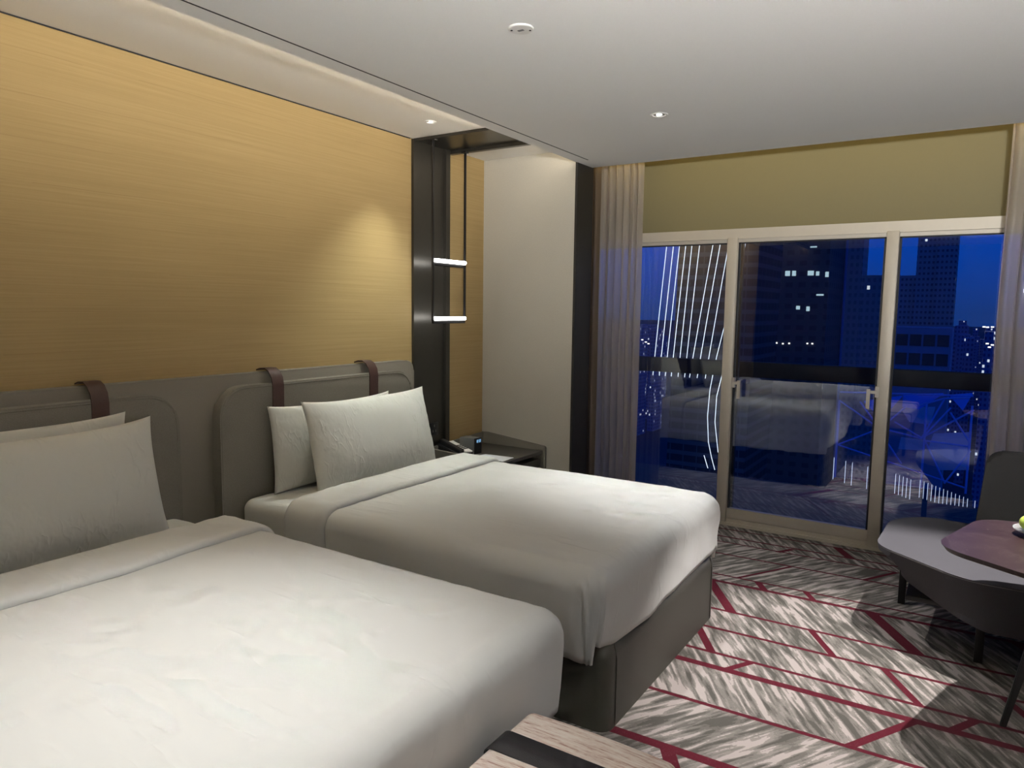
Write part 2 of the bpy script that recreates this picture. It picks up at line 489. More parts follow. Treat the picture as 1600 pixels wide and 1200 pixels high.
def tube(bm, pts, r, seg=10, closed=False):
    pts = [Vector(p) for p in pts]; rings = []
    n = len(pts)
    rr = r if isinstance(r, (list, tuple)) else [r] * n
    for i, p in enumerate(pts):
        if closed: d = (pts[(i + 1) % n] - pts[i - 1])
        else: d = pts[min(i + 1, n - 1)] - pts[max(i - 1, 0)]
        d.normalize()
        up = Vector((0, 0, 1)) if abs(d.z) < .95 else Vector((1, 0, 0))
        s = d.cross(up).normalized(); t = s.cross(d)
        rings.append([bm.verts.new(p + (s * cos(2 * pi * k / seg) + t * sin(2 * pi * k / seg)) * rr[i]) for k in range(seg)])
    m = n if closed else n - 1
    for i in range(m):
        a, b = rings[i], rings[(i + 1) % n]
        for k in range(seg): bm.faces.new((a[k], a[(k + 1) % seg], b[(k + 1) % seg], b[k]))
    if not closed:
        bm.faces.new(rings[0][::-1]); bm.faces.new(rings[-1])
    return bm

def lathe(prof, cx, cy, seg=32):
    bm = NB(); rings = []
    for r, z in prof:
        if r < 1e-5: rings.append([bm.verts.new((cx, cy, z))])
        else: rings.append([bm.verts.new((cx + r * cos(2 * pi * k / seg), cy + r * sin(2 * pi * k / seg), z)) for k in range(seg)])
    for a, b in zip(rings, rings[1:]):
        for k in range(seg):
            if len(a) == 1 and len(b) == 1: continue
            if len(a) == 1: bm.faces.new((a[0], b[k], b[(k + 1) % seg]))
            elif len(b) == 1: bm.faces.new((a[k], a[(k + 1) % seg], b[0]))
            else: bm.faces.new((a[k], a[(k + 1) % seg], b[(k + 1) % seg], b[k]))
    return bm

def strip_profile(prof, y0, y1, thick):
    """ribbon following a polyline in x-z, between y0 and y1"""
    bm = NB(); P = [Vector((p[0], 0, p[1])) for p in prof]; rows = []
    for i, p in enumerate(P):
        d = (P[min(i + 1, len(P) - 1)] - P[max(i - 1, 0)]).normalized()
        n = Vector((-d.z, 0, d.x)) * thick / 2
        rows.append([bm.verts.new((q.x, y, q.z)) for q in (p + n, p - n) for y in (y0, y1)])
    for a, b in zip(rows, rows[1:]):
        for i, j in ((0, 1), (1, 3), (3, 2), (2, 0)): bm.faces.new((a[i], a[j], b[j], b[i]))
    bm.faces.new([rows[0][i] for i in (0, 1, 3, 2)]); bm.faces.new([rows[-1][i] for i in (0, 2, 3, 1)])
    return bm

# ------------------------------------------------------------------ room shell
YB, YW, XR, YR = 4.544, 5.23, 2.2, -2.2     # bedside pier, window plane, right wall, rear wall
struct('floor', bbox(-3.3, XR, YR, YW + .2, -.12, 0), MT['carpet'])
struct('wall_left', bbox(-3.32, -3.2, YR, 5.4, 0, 2.80), MT['wood'])
bm = bbox(-3.2, -2.42, YB, 4.76, 0, 2.667)
struct('wall_bedside', bm, MT['beige'])
struct('trim_1', bbox(-2.42, -2.402, YB - .004, 4.78, 0, 2.60), MT['darktrim'])
# window wall header and end
struct('wall_window', bbox(-3.2, XR, YW + .03, YW + .2, 2.143, 2.82), MT['header'])
struct('wall_right', bbox(XR, XR + .1, YR, 5.4, 0, 2.82), MT['sidewall'])
struct('wall_rear', bbox(-3.3, XR, YR - .1, YR, 0, 2.82), MT['darkwood'])
# ceiling: soffit slab with a hanging lip and a shadow groove
bm = NB()
box(bm, -2.300, XR, YR, 4.76, ZC, ZC + .05)
box(bm, -2.406, -2.306, YR, 4.76, ZC, ZC + .022)
box(bm, -2.312, -2.294, YR, 4.50, ZC + .02, ZC + .05)
box(bm, -2.306, -2.300, 4.50, 4.76, ZC, ZC + .022)
struct('ceiling', bm, MT['ceil'])
struct('trim_2', bbox(-2.3085, -2.2995, YR, 4.50, ZC - .0006, ZC + .021), MT['gasket'])
bm = NB(); box(bm, -3.2, -2.0, YR, YB, ZT, ZT + .06); struct('ceiling_tray', bm, MT['ceil'])
bm = NB(); box(bm, -3.2, XR, 4.76, YW + .03, 2.80, 2.84); struct('ceiling_pocket', bm, MT['ceil'])
bm = NB(); box(bm, -3.2, XR, 4.735, 4.76, ZC + .05, 2.80); struct('trim_3', bm, MT['ceil'])
struct('trim_4', bbox(-3.2, -2.402, YB - .001, YB + .01, 2.60, 2.667), MT['beige'])
# dark shadow line between wall covering and ceiling
struct('trim_5', bbox(-3.2, -3.196, YR, 3.70, ZT - .006, ZT - .0005), MT['gasket'])
# dark bronze frame that runs up the wall and over the ceiling beside the bed
bm = bbox(-3.2, -3.188, 3.712, 4.055, .0, 2.662)
box(bm, -3.188, -3.165, 4.040, 4.085, 0, 2.662)
box(bm, -3.188, -3.180, 3.712, 3.722, 0, 2.662)
struct('trim_6', bm, MT['bronze'])
bm = bbox(-3.188, -2.42, 3.722, 4.13, 2.655, 2.666)
box(bm, -3.188, -2.42, 4.10, 4.135, 2.632, 2.655)
box(bm, -3.188, -2.42, 3.722, 3.728, 2.648, 2.655)
struct('trim_7', bm, MT['bronze'])
# cove LED strips
o = obj('led_strip', bbox(-2.372, -2.352, YR + .1, 4.45, ZC + .0225, ZC + .030), MT['ledwarm'])
tag(o, 'warm LED strip hidden on the ceiling edge above the beds', 'light strip')
o = obj('led_strip', bbox(-2.4, XR - .1, 4.765, 4.775, ZC + .06, ZC + .075), MT['ledwarm'])
tag(o, 'warm LED strip hidden in the curtain pocket above the window', 'light strip')

# ------------------------------------------------------------------ sliding window
XL, XE = -3.1, XR - .02
win = thing('window_1', None, None, (-1.0, 5.24, 0)); win['kind'] = 'structure'
bm = NB()
box(bm, XL, XE, 5.195, 5.29, 2.075, 2.145)
box(bm, XL, XE, 5.205, 5.29, 0.0, .048)
box(bm, XL, XE, 5.185, 5.29, 0.0, .022)
obj('window_frame', bm, MT['alu'], win)
obj('window_post', bbox(-1.535, -1.462, 5.19, 5.29, .022, 2.085, .004), MT['alu'], win)
obj('window_post', bbox(-.522, -.450, 5.19, 5.29, .022, 2.085, .004), MT['alu'], win)
def sash(x0, x1, y0, y1, w, zb, zt, hb, name='window_sash'):
    bm = NB()
    box(bm, x0, x1, y0, y1, zt - .028, zt); box(bm, x0, x1, y0, y1, zb, zb + hb)
    if w: box(bm, x0, x0 + w, y0, y1, zb + hb, zt - .028); box(bm, x1 - w, x1, y0, y1, zb + hb, zt - .028)
    f = obj(name, bm, MT['alu'], win)
    g = NB(); e = .012
    box(g, x0 + w, x0 + w + e, y0 + .006, y1 - .006, zb + hb, zt - .028); box(g, x1 - w - e, x1 - w, y0 + .006, y1 - .006, zb + hb, zt - .028)
    box(g, x0 + w, x1 - w, y0 + .006, y1 - .006, zt - .036, zt - .028)
    obj('gasket', g, MT['gasket'], f)
    ym = (y0 + y1) / 2
    p = obj('window_pane', bbox(x0 + w, x1 - w, ym - .003, ym + .003, zb + hb, zt - .03), MT['glass'], f)
    return f
sash(XL, -1.532, 5.225, 5.265, 0.0, .048, 2.079, .012)
sash(-1.462, -.522, 5.212, 5.25, .002, .052, 2.079, .072)
sash(-.450, XE, 5.225, 5.265, 0.0, .048, 2.079, .012)
# dark inner jamb of the sliding leaf
obj('jamb', bbox(-1.462, -1.436, 5.25, 5.29, .048, 2.075), MT['gasket'], win)
for hx, sg in ((-1.40, 1), (-.565, -1)):
    bm = NB()
    box(bm, hx - .011, hx + .011, 5.150, 5.168, .945, 1.075)
    box(bm, min(hx, hx - sg * .045), max(hx, hx - sg * .045), 5.155, 5.185, 1.045, 1.065)
    box(bm, hx - sg * .048 - .012, hx - sg * .048 + .012, 5.180, 5.213, 1.02, 1.09)
    obj('window_handle', bm, MT['handle'], win)

# ------------------------------------------------------------------ curtains
def curtain(name, label, x0, x1, yc, z0, z1, mat, folds, amp, seed, pleat=0.0, lean=0.0, band=True, kind=None):
    rnd = random.Random(seed); ph = [rnd.uniform(0, 6.28) for _ in range(5)]
    bm = NB(); nx = folds * 14; nz = 26; rows = []
    for j in range(nz + 1):
        s = j / nz; z = z0 + (z1 - z0) * s; row = []
        for i in range(nx + 1):
            u = i / nx
            a = amp * (.75 + .35 * (1 - s))
            w = 2 * pi * folds * (u + .03 * sin(5 * u + ph[0]) + .006 * sin(9 * s + ph[1]))
            y = yc + a * sin(w) + .35 * a * sin(2.3 * w + ph[2] + 1.2 * s)
            x = x0 + (x1 - x0) * u + .010 * cos(w) + lean * (1 - s) * (1 if u > .5 else .3)
            row.append(bm.verts.new((x, y, z)))
        rows.append(row)
    for a, b in zip(rows, rows[1:]):
        for i in range(nx): bm.faces.new((a[i], a[i + 1], b[i + 1], b[i]))
    t = thing(name, label, 'curtain', ((x0 + x1) / 2, yc, z0))
    obj('curtain_cloth', bm, mat, t, auto=0)
    if band:
        bm = NB(); r = []
        for i in range(nx + 1):
            u = i / nx; w = 2 * pi * folds * (u + .03 * sin(5 * u + ph[0]) + .006 * sin(9 + ph[1]))
            y = yc - .004 + amp * .75 * sin(w) + .35 * amp * .75 * sin(2.3 * w + ph[2] + 1.2)
            x = x0 + (x1 - x0) * u + .010 * cos(w)
            r.append((bm.verts.new((x, y, z1 - .075)), bm.verts.new((x, y, z1 + .002))))
        for a, b in zip(r, r[1:]): bm.faces.new((a[0], b[0], b[1], a[1]))
        obj('heading_tape', bm, MT['sheer'] if mat == MT['sheer'] else mat, t, auto=0)
    return t
curtain('sheer_curtain', 'pleated beige sheer curtain hanging left of the glass, beside the dark column', -2.46, -2.115, 5.00, .03, 2.66, MT['sheer'], 6, .036, 3)
curtain('blackout_curtain', 'thick brown curtain bunched between the dark column and the left sheer', -2.62, -2.40, 4.875, .03, 2.66, MT['drape'], 4, .03, 5, band=False)
curtain('sheer_curtain', 'beige sheer curtain at the right edge, behind the grey lounge seat', .085, 1.0, 4.98, .03, 2.66, MT['sheer'], 13, .028, 9)

# ------------------------------------------------------------------ ceiling fittings
def downlight(x, y, z, label, r=.040):
    t = thing('downlight', label, 'downlight', (x, y, z), 'recessed ceiling downlights')
    obj('trim_ring', lathe([(r + .006, z), (r + .004, z - .004), (r - .004, z - .005), (r - .010, z - .001)], x, y, 36), MT['whiteplastic'] if z < 2.6 else MT['ceil'], t)
    obj('reflector', lathe([(r - .009, z - .0015), (r - .016, z - .0008), (r * .35, z - .0006)], x, y, 36), MT['chrome'], t)
    obj('lens', lathe([(r * .36, z - .0007), (r * .30, z - .003), (.0, z - .004)], x, y, 24), MT['ledchip'], t)
downlight(-1.463, 3.652, ZC, 'small lit round downlight in the lower ceiling, nearest the window')
downlight(-2.818, 3.445, ZT, 'tiny bright downlight in the raised ceiling strip above the far bed', .028)
t = thing('smoke_detector', 'flat round off-white ceiling disc with two screws, centre of the ceiling', 'smoke detector', (-1.462, 2.30, ZC))
obj('cover_plate', lathe([(.047, ZC), (.047, ZC - .004), (.043, ZC - .007), (.0, ZC - .008)], -1.462, 2.30, 40), plain('detector_plastic', (.74, .72, .68), .6), t)
for sx_ in (-1, 1):
    obj('screw', lathe([(.004, ZC - .007), (.004, ZC - .0095), (0, ZC - .0095)], -1.462 + sx_ * .029, 2.30 + sx_ * .017, 12), MT['darktrim'], t)
obj('vent', bbox(-1.474, -1.450, 2.294, 2.306, ZC - .0095, ZC - .007, .001), MT['silver'], t)

# ------------------------------------------------------------------ beds
def wob(p, s, seed): return noise.noise(Vector((p.x * s + seed, p.y * s - seed * .7, p.z * s + 2.1)))

def bed_base(y0, y1, label, parent_y):
    t = thing('bed', label, 'bed', (-2.05, (y0 + y1) / 2, 0), 'twin beds')
    def dsp(q, n):
        return q
    b = obj('bed_base', rbox((-3.125, y0 + .09, 0.0), (-1.05, y1 - .01, .335), .055, .2, roundz=(False, True), faces='xXyYZz'), MT['base'], t)
    # stitched seams at the foot corners
    for yy in (y0 + .16, y1 - .08):
        obj('seam', tube(NB(), [(-1.0475, yy, .01), (-1.0475, yy, .27), (-1.060, yy, .325)], .0025, 6), MT['base'], b)
    m = obj('mattress', rbox((-3.05, y0 + .01, .335), (-1.13, y1 - .01, .600), .055, .08,
            disp=lambda q, n: q + n * (.004 * wob(q, 7, 1) + .002 * wob(q, 22, 3))), MT['sheet'], t)
    return t

def duvet(y0, y1, x0, xf, seed, label, hem, foot_hem, corner_fold=False):
    ztop = .648; r = .085
    t = thing('duvet', label, 'duvet', ((x0 + xf) / 2, (y0 + y1) / 2, .36), 'white duvets')
    yc = (y0 + y1) / 2
    zlo = .30
    def dsp(q, n, add=0.0):
        q = q.copy()
        side = max(0, 1 - n.z)                       # 0 on top, 1 on the drops
        # crown and slow waves on top
        ew = min(1, (q.y - y0) / .35, (y1 - q.y) / .35, (xf - q.x) / .35) if side < .02 else 0
        q.z += .012 * max(0, ew) + .010 * wob(q, 2.0, seed) * (1 - side)
        # long stretched creases running to the foot
        cr = 1 - abs(noise.noise(Vector((q.x * 2.6 + q.y * 1.9 + seed, (q.y - q.x * .45) * 7.5, seed))) * 2.6)
        gate = max(0, noise.noise(Vector((q.x * 1.7 + seed * 3, q.y * 1.9, 5))) + .05)
        if cr > .55 and side < .5: q.z += (cr - .55) * .018 * gate
        if side > .05:
            f = min(1, max(0, (ztop - q.z) / (ztop - zlo)))
            # gathers near the foot corners
            dy0 = (q.y - y0); dx = (xf - q.x); dy1 = (y1 - q.y)
            for dd, k in ((sqrt(max(0, dy0)**2 + max(0, dx)**2), 1), (sqrt(max(0, dy1)**2 + max(0, dx)**2), .8)):
                g = math.exp(-(dd / .20) ** 2) * min(1, f * 2.2) * (1 - .6 * f)
                ang = atan2(max(dx, 0) - dd * .3, abs(dy0 if k == 1 else dy1) + .03)
                q += n * (.017 * k * g * sin(ang * 19 + f * 3.0 + seed))
            # vertical drape waves
            s = q.x if abs(n.y) > abs(n.x) else q.y
            q += Vector((n.x, n.y, 0)) * (f * (.010 * sin(s * 7 + seed) + .012 * noise.noise(Vector((s * 5, seed, f * 1.5)))))
            hz = foot_hem(q.y) if abs(n.x) > abs(n.y) else hem(q.x)
            q.z = ztop - (ztop - q.z) * (ztop - hz) / (ztop - zlo) if q.z < ztop - r else q.z - (f) * (hz - zlo) * -0.0
            if n.y > .5 and seed > 5:
                q.y += (.075 * f + f * .016 * sin(q.x * 26 + f * 6 + 3 * noise.noise(Vector((q.x * 3, 0, seed))))) * min(1, max(0, (xf - q.x) / .25))
            else: q += Vector((n.x, n.y, 0)) * (-.022 * f * f)
        q += n * (.0022 * wob(q, 11, seed) + .001 * wob(q, 30, seed))
        q += n * add
        return q
    cloth = obj('duvet_cover', rbox((x0, y0, zlo), (xf, y1, ztop), r, .028, 'XyYZ', (False, True), (False, True), disp=dsp, na=7), MT['duvet'], t, auto=0)
    so = cloth.modifiers.new('thickness', 'SOLIDIFY'); so.thickness = .020; so.offset = -1
    # turned-down cuff at the head
    def dsc(q, n):
        s = (q.x - (x0 - .03)) / (.27)
        edge = min(1, max(0, (1 - s) * 9)); edge2 = min(1, max(0, s * 9))
        lift = .004 + .019 * sqrt(max(0, 1 - (1 - edge) ** 2)) * (.55 + .45 * sqrt(max(0, 1 - (1 - edge2) ** 2)))
        w = .012 * sin(q.y * 4.3 + seed) * s + .010 * noise.noise(Vector((q.y * 3, seed, 1)))
        o = dsp(q, n, lift); o.x += w
        return o
    cuff = obj('turned_down_cuff', rbox((x0 - .03, y0, zlo), (x0 + .24, y1, ztop), r, .022, 'yYZ', (False, True), (False, False), disp=dsc, na=7), MT['duvet'], t, auto=0)
    so = cuff.modifiers.new('thickness', 'SOLIDIFY'); so.thickness = .012; so.offset = -1
    return t

B1 = (.50, 1.90); B2 = (2.215, 3.60)
bed_base(*B1, 'near twin bed at the left with upholstered olive-brown base under a bright duvet', 0)
bed_base(*B2, 'far twin bed nearest the window with exposed olive-brown upholstered base', 0)
duvet(B1[0] - .03, B1[1] + .02, -2.62, -1.00, 2.3, 'bright white duvet spread over the near bed at the left', lambda x: .34, lambda y: .345 + .02 * sin(y * 3))
duvet(B2[0] - .025, B2[1] + .01, -2.62, -1.03, 7.9, 'white duvet on the far bed, tucked above its olive-brown base',
      lambda x: .30, lambda y: .375 - .05 * min(1, max(0, (y - 2.17) / .2)) + .09 * max(0, (y - 3.2)))

# ------------------------------------------------------------------ pillows
def pillow(name, label, cy, w, h, T, x_base, z_base, tilt, yaw=0, seed=0, roll=0.0, peak=(1, 1)):
    bm = NB(); n = 30; m = 22; front = []; back = []
    def P(u, v, sgn):
        pu = abs(u); pv = abs(v)
        k = (max(0, 1 - pu ** 2.4) * max(0, 1 - pv ** 2.4)) ** .48
        # outline: sides bow in, corners stretched into points
        yy = u * w / 2 * (1 - .035 * (1 - pv ** 3)) 
        zz = v * h / 2 * (1 - .05 * (1 - pu ** 3))
        if v > 0: zz += v * (peak[1] if u > 0 else peak[0]) * .010 * pu ** 4
        wr = .008 * noise.noise(Vector((u * 3 + seed, v * 3, seed))) + .006 * noise.noise(Vector((u * 8, v * 7 + seed, 3)))
        edge = max(0, pu - .55) / .45
        wr += .006 * edge * sin(v * 22 + seed + 3 * u) * min(1, k * 3)
        th = T * k * (1 - .25 * v) + wr * min(1, k * 2)
        return (sgn * (th * .5 if sgn > 0 else th * .42), yy, zz + h / 2)
    R = Matrix.Rotation(yaw, 4, 'Z') @ Matrix.Rotation(roll, 4, 'X') @ Matrix.Rotation(-tilt, 4, 'Y')
    def add(u, v, s):
        p = R @ Vector(P(u, v, s)); return bm.verts.new((p.x + x_base, p.y + cy, p.z + z_base))
    def sm(i, n):
        q = -1 + 2 * i / n; return sin(q * pi / 2) * .55 + q * .45
    G1 = [[add(sm(i, n), sm(j, m), 1) for i in range(n + 1)] for j in range(m + 1)]
    G2 = [[(G1[j][i] if i in (0, n) or j in (0, m) else add(sm(i, n), sm(j, m), -1)) for i in range(n + 1)] for j in range(m + 1)]
    for G in (G1, G2):
        for j in range(m):
            for i in range(n): bm.faces.new((G[j][i], G[j][i + 1], G[j + 1][i + 1], G[j + 1][i]))
    o = obj(name, bm, MT['pillow'], origin=(x_base, cy, z_base), auto=0)
    return tag(o, label, 'pillow', 'bed pillows')
pillow('pillow', 'white pillow standing in front on the far bed', 2.985, .97, .475, .18, -2.79, .602, .24, 0, 1, roll=.0)
pillow('pillow', 'wrinkled white pillow behind the front one on the far bed', 2.82, .90, .445, .12, -2.965, .602, .09, 0, 4)
pillow('pillow', 'large white pillow standing in front on the near bed at the left', 1.19, 1.02, .49, .18, -2.79, .602, .24, 0, 8, peak=(1, 2))
pillow('pillow', 'white pillow mostly hidden behind the front one on the near bed', 1.17, .97, .50, .105, -2.985, .602, .07, 0, 11)

# ------------------------------------------------------------------ headboard
hb = thing('headboard', 'long taupe headboard with two padded panels and brown leather straps', 'headboard', (-3.2, 1.6, 0))
poly = roundpoly([(-.6, 0.02), (3.655, 0.02), (3.655, 1.218), (-.6, 1.218)], [0, .02, .075, .02], 6)
obj('back_panel', extrude(poly, lambda u, v, h: (h, u, v), -3.198, -3.130, .010, 3), MT['headpanel'], hb)
for y0, y1 in ((.505, 1.93), (2.14, 3.565)):
    p = roundpoly([(y0, .34), (y1, .34), (y1, 1.163), (y0, 1.163)], [.05, .05, .17, .17], 10)
    c = obj('padded_panel', extrude(p, lambda u, v, h: (h, u, v), -3.1295, -3.068, .018, 4), MT['cushion'], hb)
    # piping follows the front edge
    ring = [(-3.070, u, v) for u, v in roundpoly([(y0 + .011, .351), (y1 - .011, .351), (y1 - .011, 1.152), (y0 + .011, 1.152)], [.05, .05, .16, .16], 10)]
    obj('piping', tube(NB(), ring, .0045, 6, True), MT['cushion'], c)
for yy in (.865, 1.575, 2.49, 3.205):
    prof = [(-3.0655, .62), (-3.0655, 1.08), (-3.064, 1.150), (-3.072, 1.190), (-3.095, 1.222), (-3.125, 1.237), (-3.165, 1.236), (-3.195, 1.226)]
    obj('leather_strap', strip_profile(prof, yy - .036, yy + .036, .005), MT['strap'], hb)

# ------------------------------------------------------------------ nightstand and what stands on it
ns = thing('nightstand', 'dark built-in nightstand with raised leather rim in the corner beyond the far bed', 'nightstand', (-2.9, 4.2, 0))
NY0, NY1, NX0, NX1, NZ = 3.87, 4.538, -3.187, -2.635, .525
bm = bbox(NX0, NX1 - .02, NY0, NY1, .06, .46, .004)
obj('cabinet_body', bm, MT['nsdark'], ns)
d = obj('drawer_front', bbox(NX1 - .018, NX1, NY0 + .01, NY1 - .035, .08, .40, .003), MT['nsrim'], ns)
obj('top_board', bbox(NX0, NX1 + .004, NY0 + .005, NY1 - .02, .500, NZ, .003), MT['nsdark'], ns)
# rims: along the wood wall, along the beige wall (dropping to the front), low lip at the bed side
pr = [(NY0, .50), (NY1, .50), (NY1, .610), (NY0, .585)]
obj('rim', extrude(pr, lambda u, v, h: (h, u, v), NX0, NX0 + .02, .003, 2), MT['nsrim'], ns)
pr = roundpoly([(NX0, .0), (NX1 + .02, .0), (NX1 + .02, .556), (NX0 + .05, .610), (NX0, .610)], [0, 0, .012, .03, 0], 4)
obj('rim', extrude(pr, lambda u, v, h: (u, h, v), NY1 - .022, NY1 + .004, .003, 2), MT['nsrim'], ns)
pr = roundpoly([(NX0, .0), (NX1 - .02, .0), (NX1 - .02, .560), (NX0, .585)], [0, 0, .012, 0], 4)
obj('rim', extrude(pr, lambda u, v, h: (u, h, v), NY0 - .012, NY0 + .008, .003, 2), MT['nsrim'], ns)
o = obj('card', bbox(-2.76, -2.65, 4.02, 4.09, .4605, .468), MT['red'], origin=(-2.7, 4.05, .46))
tag(o, 'small red card lying in the open slot under the nightstand top', 'card')

t = thing('telephone', 'black bedside telephone with a white keypad plate, on the nightstand beside the pillow', 'telephone', (-3.08, 4.03, NZ))
def slab(cx, cy, L, Wd, z0, zr, zf, yaw):
    bm = NB(); c, s = cos(yaw), sin(yaw); vs = []
    for zz in (0, 1):
        for a, b in ((-1, -1), (1, -1), (1, 1), (-1, 1)):
            x = a * L / 2; y = b * Wd / 2
            z = z0 if zz == 0 else (zf if a > 0 else zr)
            vs.append(bm.verts.new((cx + x * c - y * s, cy + x * s + y * c, z)))
    bm.faces.new(vs[3::-1]); bm.faces.new(vs[4:])
    for i in range(4): bm.faces.new((vs[i], vs[(i + 1) % 4], vs[4 + (i + 1) % 4], vs[4 + i]))
    bmesh.ops.bevel(bm, geom=bm.edges[:], offset=.004, segments=2, affect='EDGES')
    return bm
yawp = radians(-10)
obj('phone_base', slab(-3.06, 4.015, .22, .15, NZ, NZ + .075, NZ + .028, yawp), MT['blackplastic'], t)
obj('handset', slab(-3.068, 3.985, .215, .045, NZ + .03, NZ + .105, NZ + .055, yawp), MT['blackplastic'], t)
kp = obj('keypad_plate', slab(-3.045, 4.048, .21, .065, NZ + .028, NZ + .083, NZ + .037, yawp), MT['whiteplastic'], t)
bm = NB()
for i in range(4):
    for j in range(3):
        u = -.012 + i * .022; v = (j - 1) * .018
        x = -3.045 + u * cos(yawp) - v * sin(yawp); y = 4.048 + u * sin(yawp) + v * cos(yawp)
        zz = NZ + .060 - u * .22
        box(bm, x - .007, x + .007, y - .006, y + .006, zz - .004, zz + .003)
obj('phone_keys', bm, MT['blackplastic'], kp)

t = thing('alarm_clock', 'small silver-grey block alarm clock with a black face and blue digits', 'alarm clock', (-3.0, 4.11, NZ))
obj('clock_body', bbox(-3.085, -2.955, 4.10, 4.18, NZ, NZ + .115, .006), MT['silver'], t)
f = obj('clock_face', bbox(-2.956, -2.946, 4.098, 4.182, NZ, NZ + .117, .004), MT['blackplastic'], t)
# seven-segment digits
bm = NB()
SEG = {'1': 'bc', '8': 'abcdefg', '5': 'acdfg', '0': 'abcdef'}
def seg7(bm, ch, y, z, w, h, x):
    tt = .0022
    R = {'a': (y, y + w, z + h - tt, z + h), 'd': (y, y + w, z, z + tt), 'g': (y, y + w, z + h / 2 - tt / 2, z + h / 2 + tt / 2),
         'f': (y, y + tt, z + h / 2, z + h), 'e': (y, y + tt, z, z + h / 2), 'b': (y + w - tt, y + w, z + h / 2, z + h), 'c': (y + w - tt, y + w, z, z + h / 2)}
    for k in SEG[ch]:
        a, b, c, d_ = R[k]; box(bm, x, x + .0008, a, b, c, d_)
for i, ch in enumerate('1850'):
    seg7(bm, ch, 4.112 + i * .014 + (.004 if i > 1 else 0), NZ + .083, .009, .020, -2.9455)
obj('clock_digits', bm, MT['clockled'], f)
bm = NB(); vs = [bm.verts.new(p) for p in ((-2.905, 4.04, NZ + .0005), (-2.885, 4.145, NZ + .0005), (-2.66, 4.165, NZ + .0005), (-2.650, 4.01, NZ + .0005))]
bm.faces.new(vs); r = bmesh.ops.extrude_face_region(bm, geom=bm.faces[:]); bmesh.ops.translate(bm, verts=[v for v in r['geom'] if isinstance(v, bmesh.types.BMVert)], vec=(0, 0, .004))
o = obj('notepad', bm, MT['paper'], origin=(-2.78, 4.09, NZ)); tag(o, 'white notepad sheet lying on the nightstand in front of the alarm clock', 'notepad')

# wall sockets on the bronze panel
t = thing('switch_plate', 'black switch plate low on the dark bedside panel, left of the socket', 'switch', (-3.18, 3.83, .7))
obj('plate', bbox(-3.188, -3.180, 3.775, 3.865, .665, .755, .002), MT['plug'], t)
for k in range(2):
    obj('rocker', bbox(-3.180, -3.176, 3.785 + k * .038, 3.817 + k * .038, .68, .74, .0015), MT['darktrim'] if k else MT['blackplastic'], t)
t = thing('wall_socket', 'black power socket low on the dark bedside panel, above the telephone', 'socket', (-3.18, 3.94, .7))
pl = obj('plate', bbox(-3.188, -3.180, 3.885, 3.975, .665, .755, .002), MT['plug'], t)
for a, b in ((3.93, .732), (3.914, .695), (3.946, .695)):
    obj('pin_slot', bbox(-3.1803, -3.1785, a - .004, a + .004, b - .008, b + .008), MT['silver'], pl)

# ------------------------------------------------------------------ pendant of rods and light bars
t = thing('pendant_lamp', 'hanging black rod frame with two white light bars beside the bronze panel', 'pendant lamp', (-3.04, 3.9, 2.64))
PX, P0, P1 = -3.035, 3.735, 4.085
obj('ceiling_mount', bbox(PX - .02, PX + .02, P0 - .012, P0 + .024, 2.640, 2.655, .002), MT['blackmetal'], t)
obj('ceiling_mount', bbox(PX - .02, PX + .02, P1 - .024, P1 + .014, 2.620, 2.634, .002), MT['blackmetal'], t)
for yy, zt in ((P0, 2.645), (P1, 2.625)):
    obj('rod', bbox(PX - .0065, PX + .0065, yy - .0065, yy + .0065, 1.475, zt, .001), MT['blackmetal'], t)
for z in (1.875, 1.492):
    a = obj('bar_housing', bbox(PX - .010, PX + .006, P0, P1, z - .034, z - .010, .001), MT['blackmetal'], t)
    obj('light_bar', tube(NB(), [(PX + .010, P0 + .008, z), (PX + .010, P1 - .010, z)], .0125, 16), MT['ledwhite'], a)

# ------------------------------------------------------------------ bench at the foot of the near bed
t = thing('bench', 'pinkish woven bench with a black strap at the foot of the near bed', 'bench', (-.77, .9, 0))
def bdisp(q, n):
    q = q.copy(); q.z += .006 * sin(max(0, min(1, (q.x + .98) / .43)) * pi) * (n.z > .5); return q
obj('bench_cushion', rbox((-.985, .15, .30), (-.545, 1.645, .452), .028, .06, disp=bdisp), MT['bench'], t)
for yy in (.40, 1.465):
    bm = NB()
    ring = roundpoly([(-.988, .297), (-.542, .297), (-.542, .4585), (-.988, .4585)], .03, 6)
    inner = roundpoly([(-.985, .30), (-.545, .30), (-.545, .455), (-.985, .455)], .028, 6)
    n = len(ring); A = [[bm.verts.new((u, y, v + .004 * sin(max(0, min(1, (u + .98) / .43)) * pi) * (v > .38))) for u, v in ring] for y in (yy - .045, yy + .045)]
    for i in range(n): bm.faces.new((A[0][i], A[0][(i + 1) % n], A[1][(i + 1) % n], A[1][i]))
    s = obj('bench_strap', bm, MT['belt'], t); so = s.modifiers.new('t', 'SOLIDIFY'); so.thickness = .004; so.offset = -1
obj('bench_frame', bbox(-.965, -.565, .17, 1.625, .272, .300, .004), MT['blackmetal'], t)
for x, y in ((-.94, .22), (-.59, .22), (-.94, 1.58), (-.59, 1.58)):
    obj('leg', bbox(x - .014, x + .014, y - .014, y + .014, 0, .272, .002), MT['blackmetal'], t)

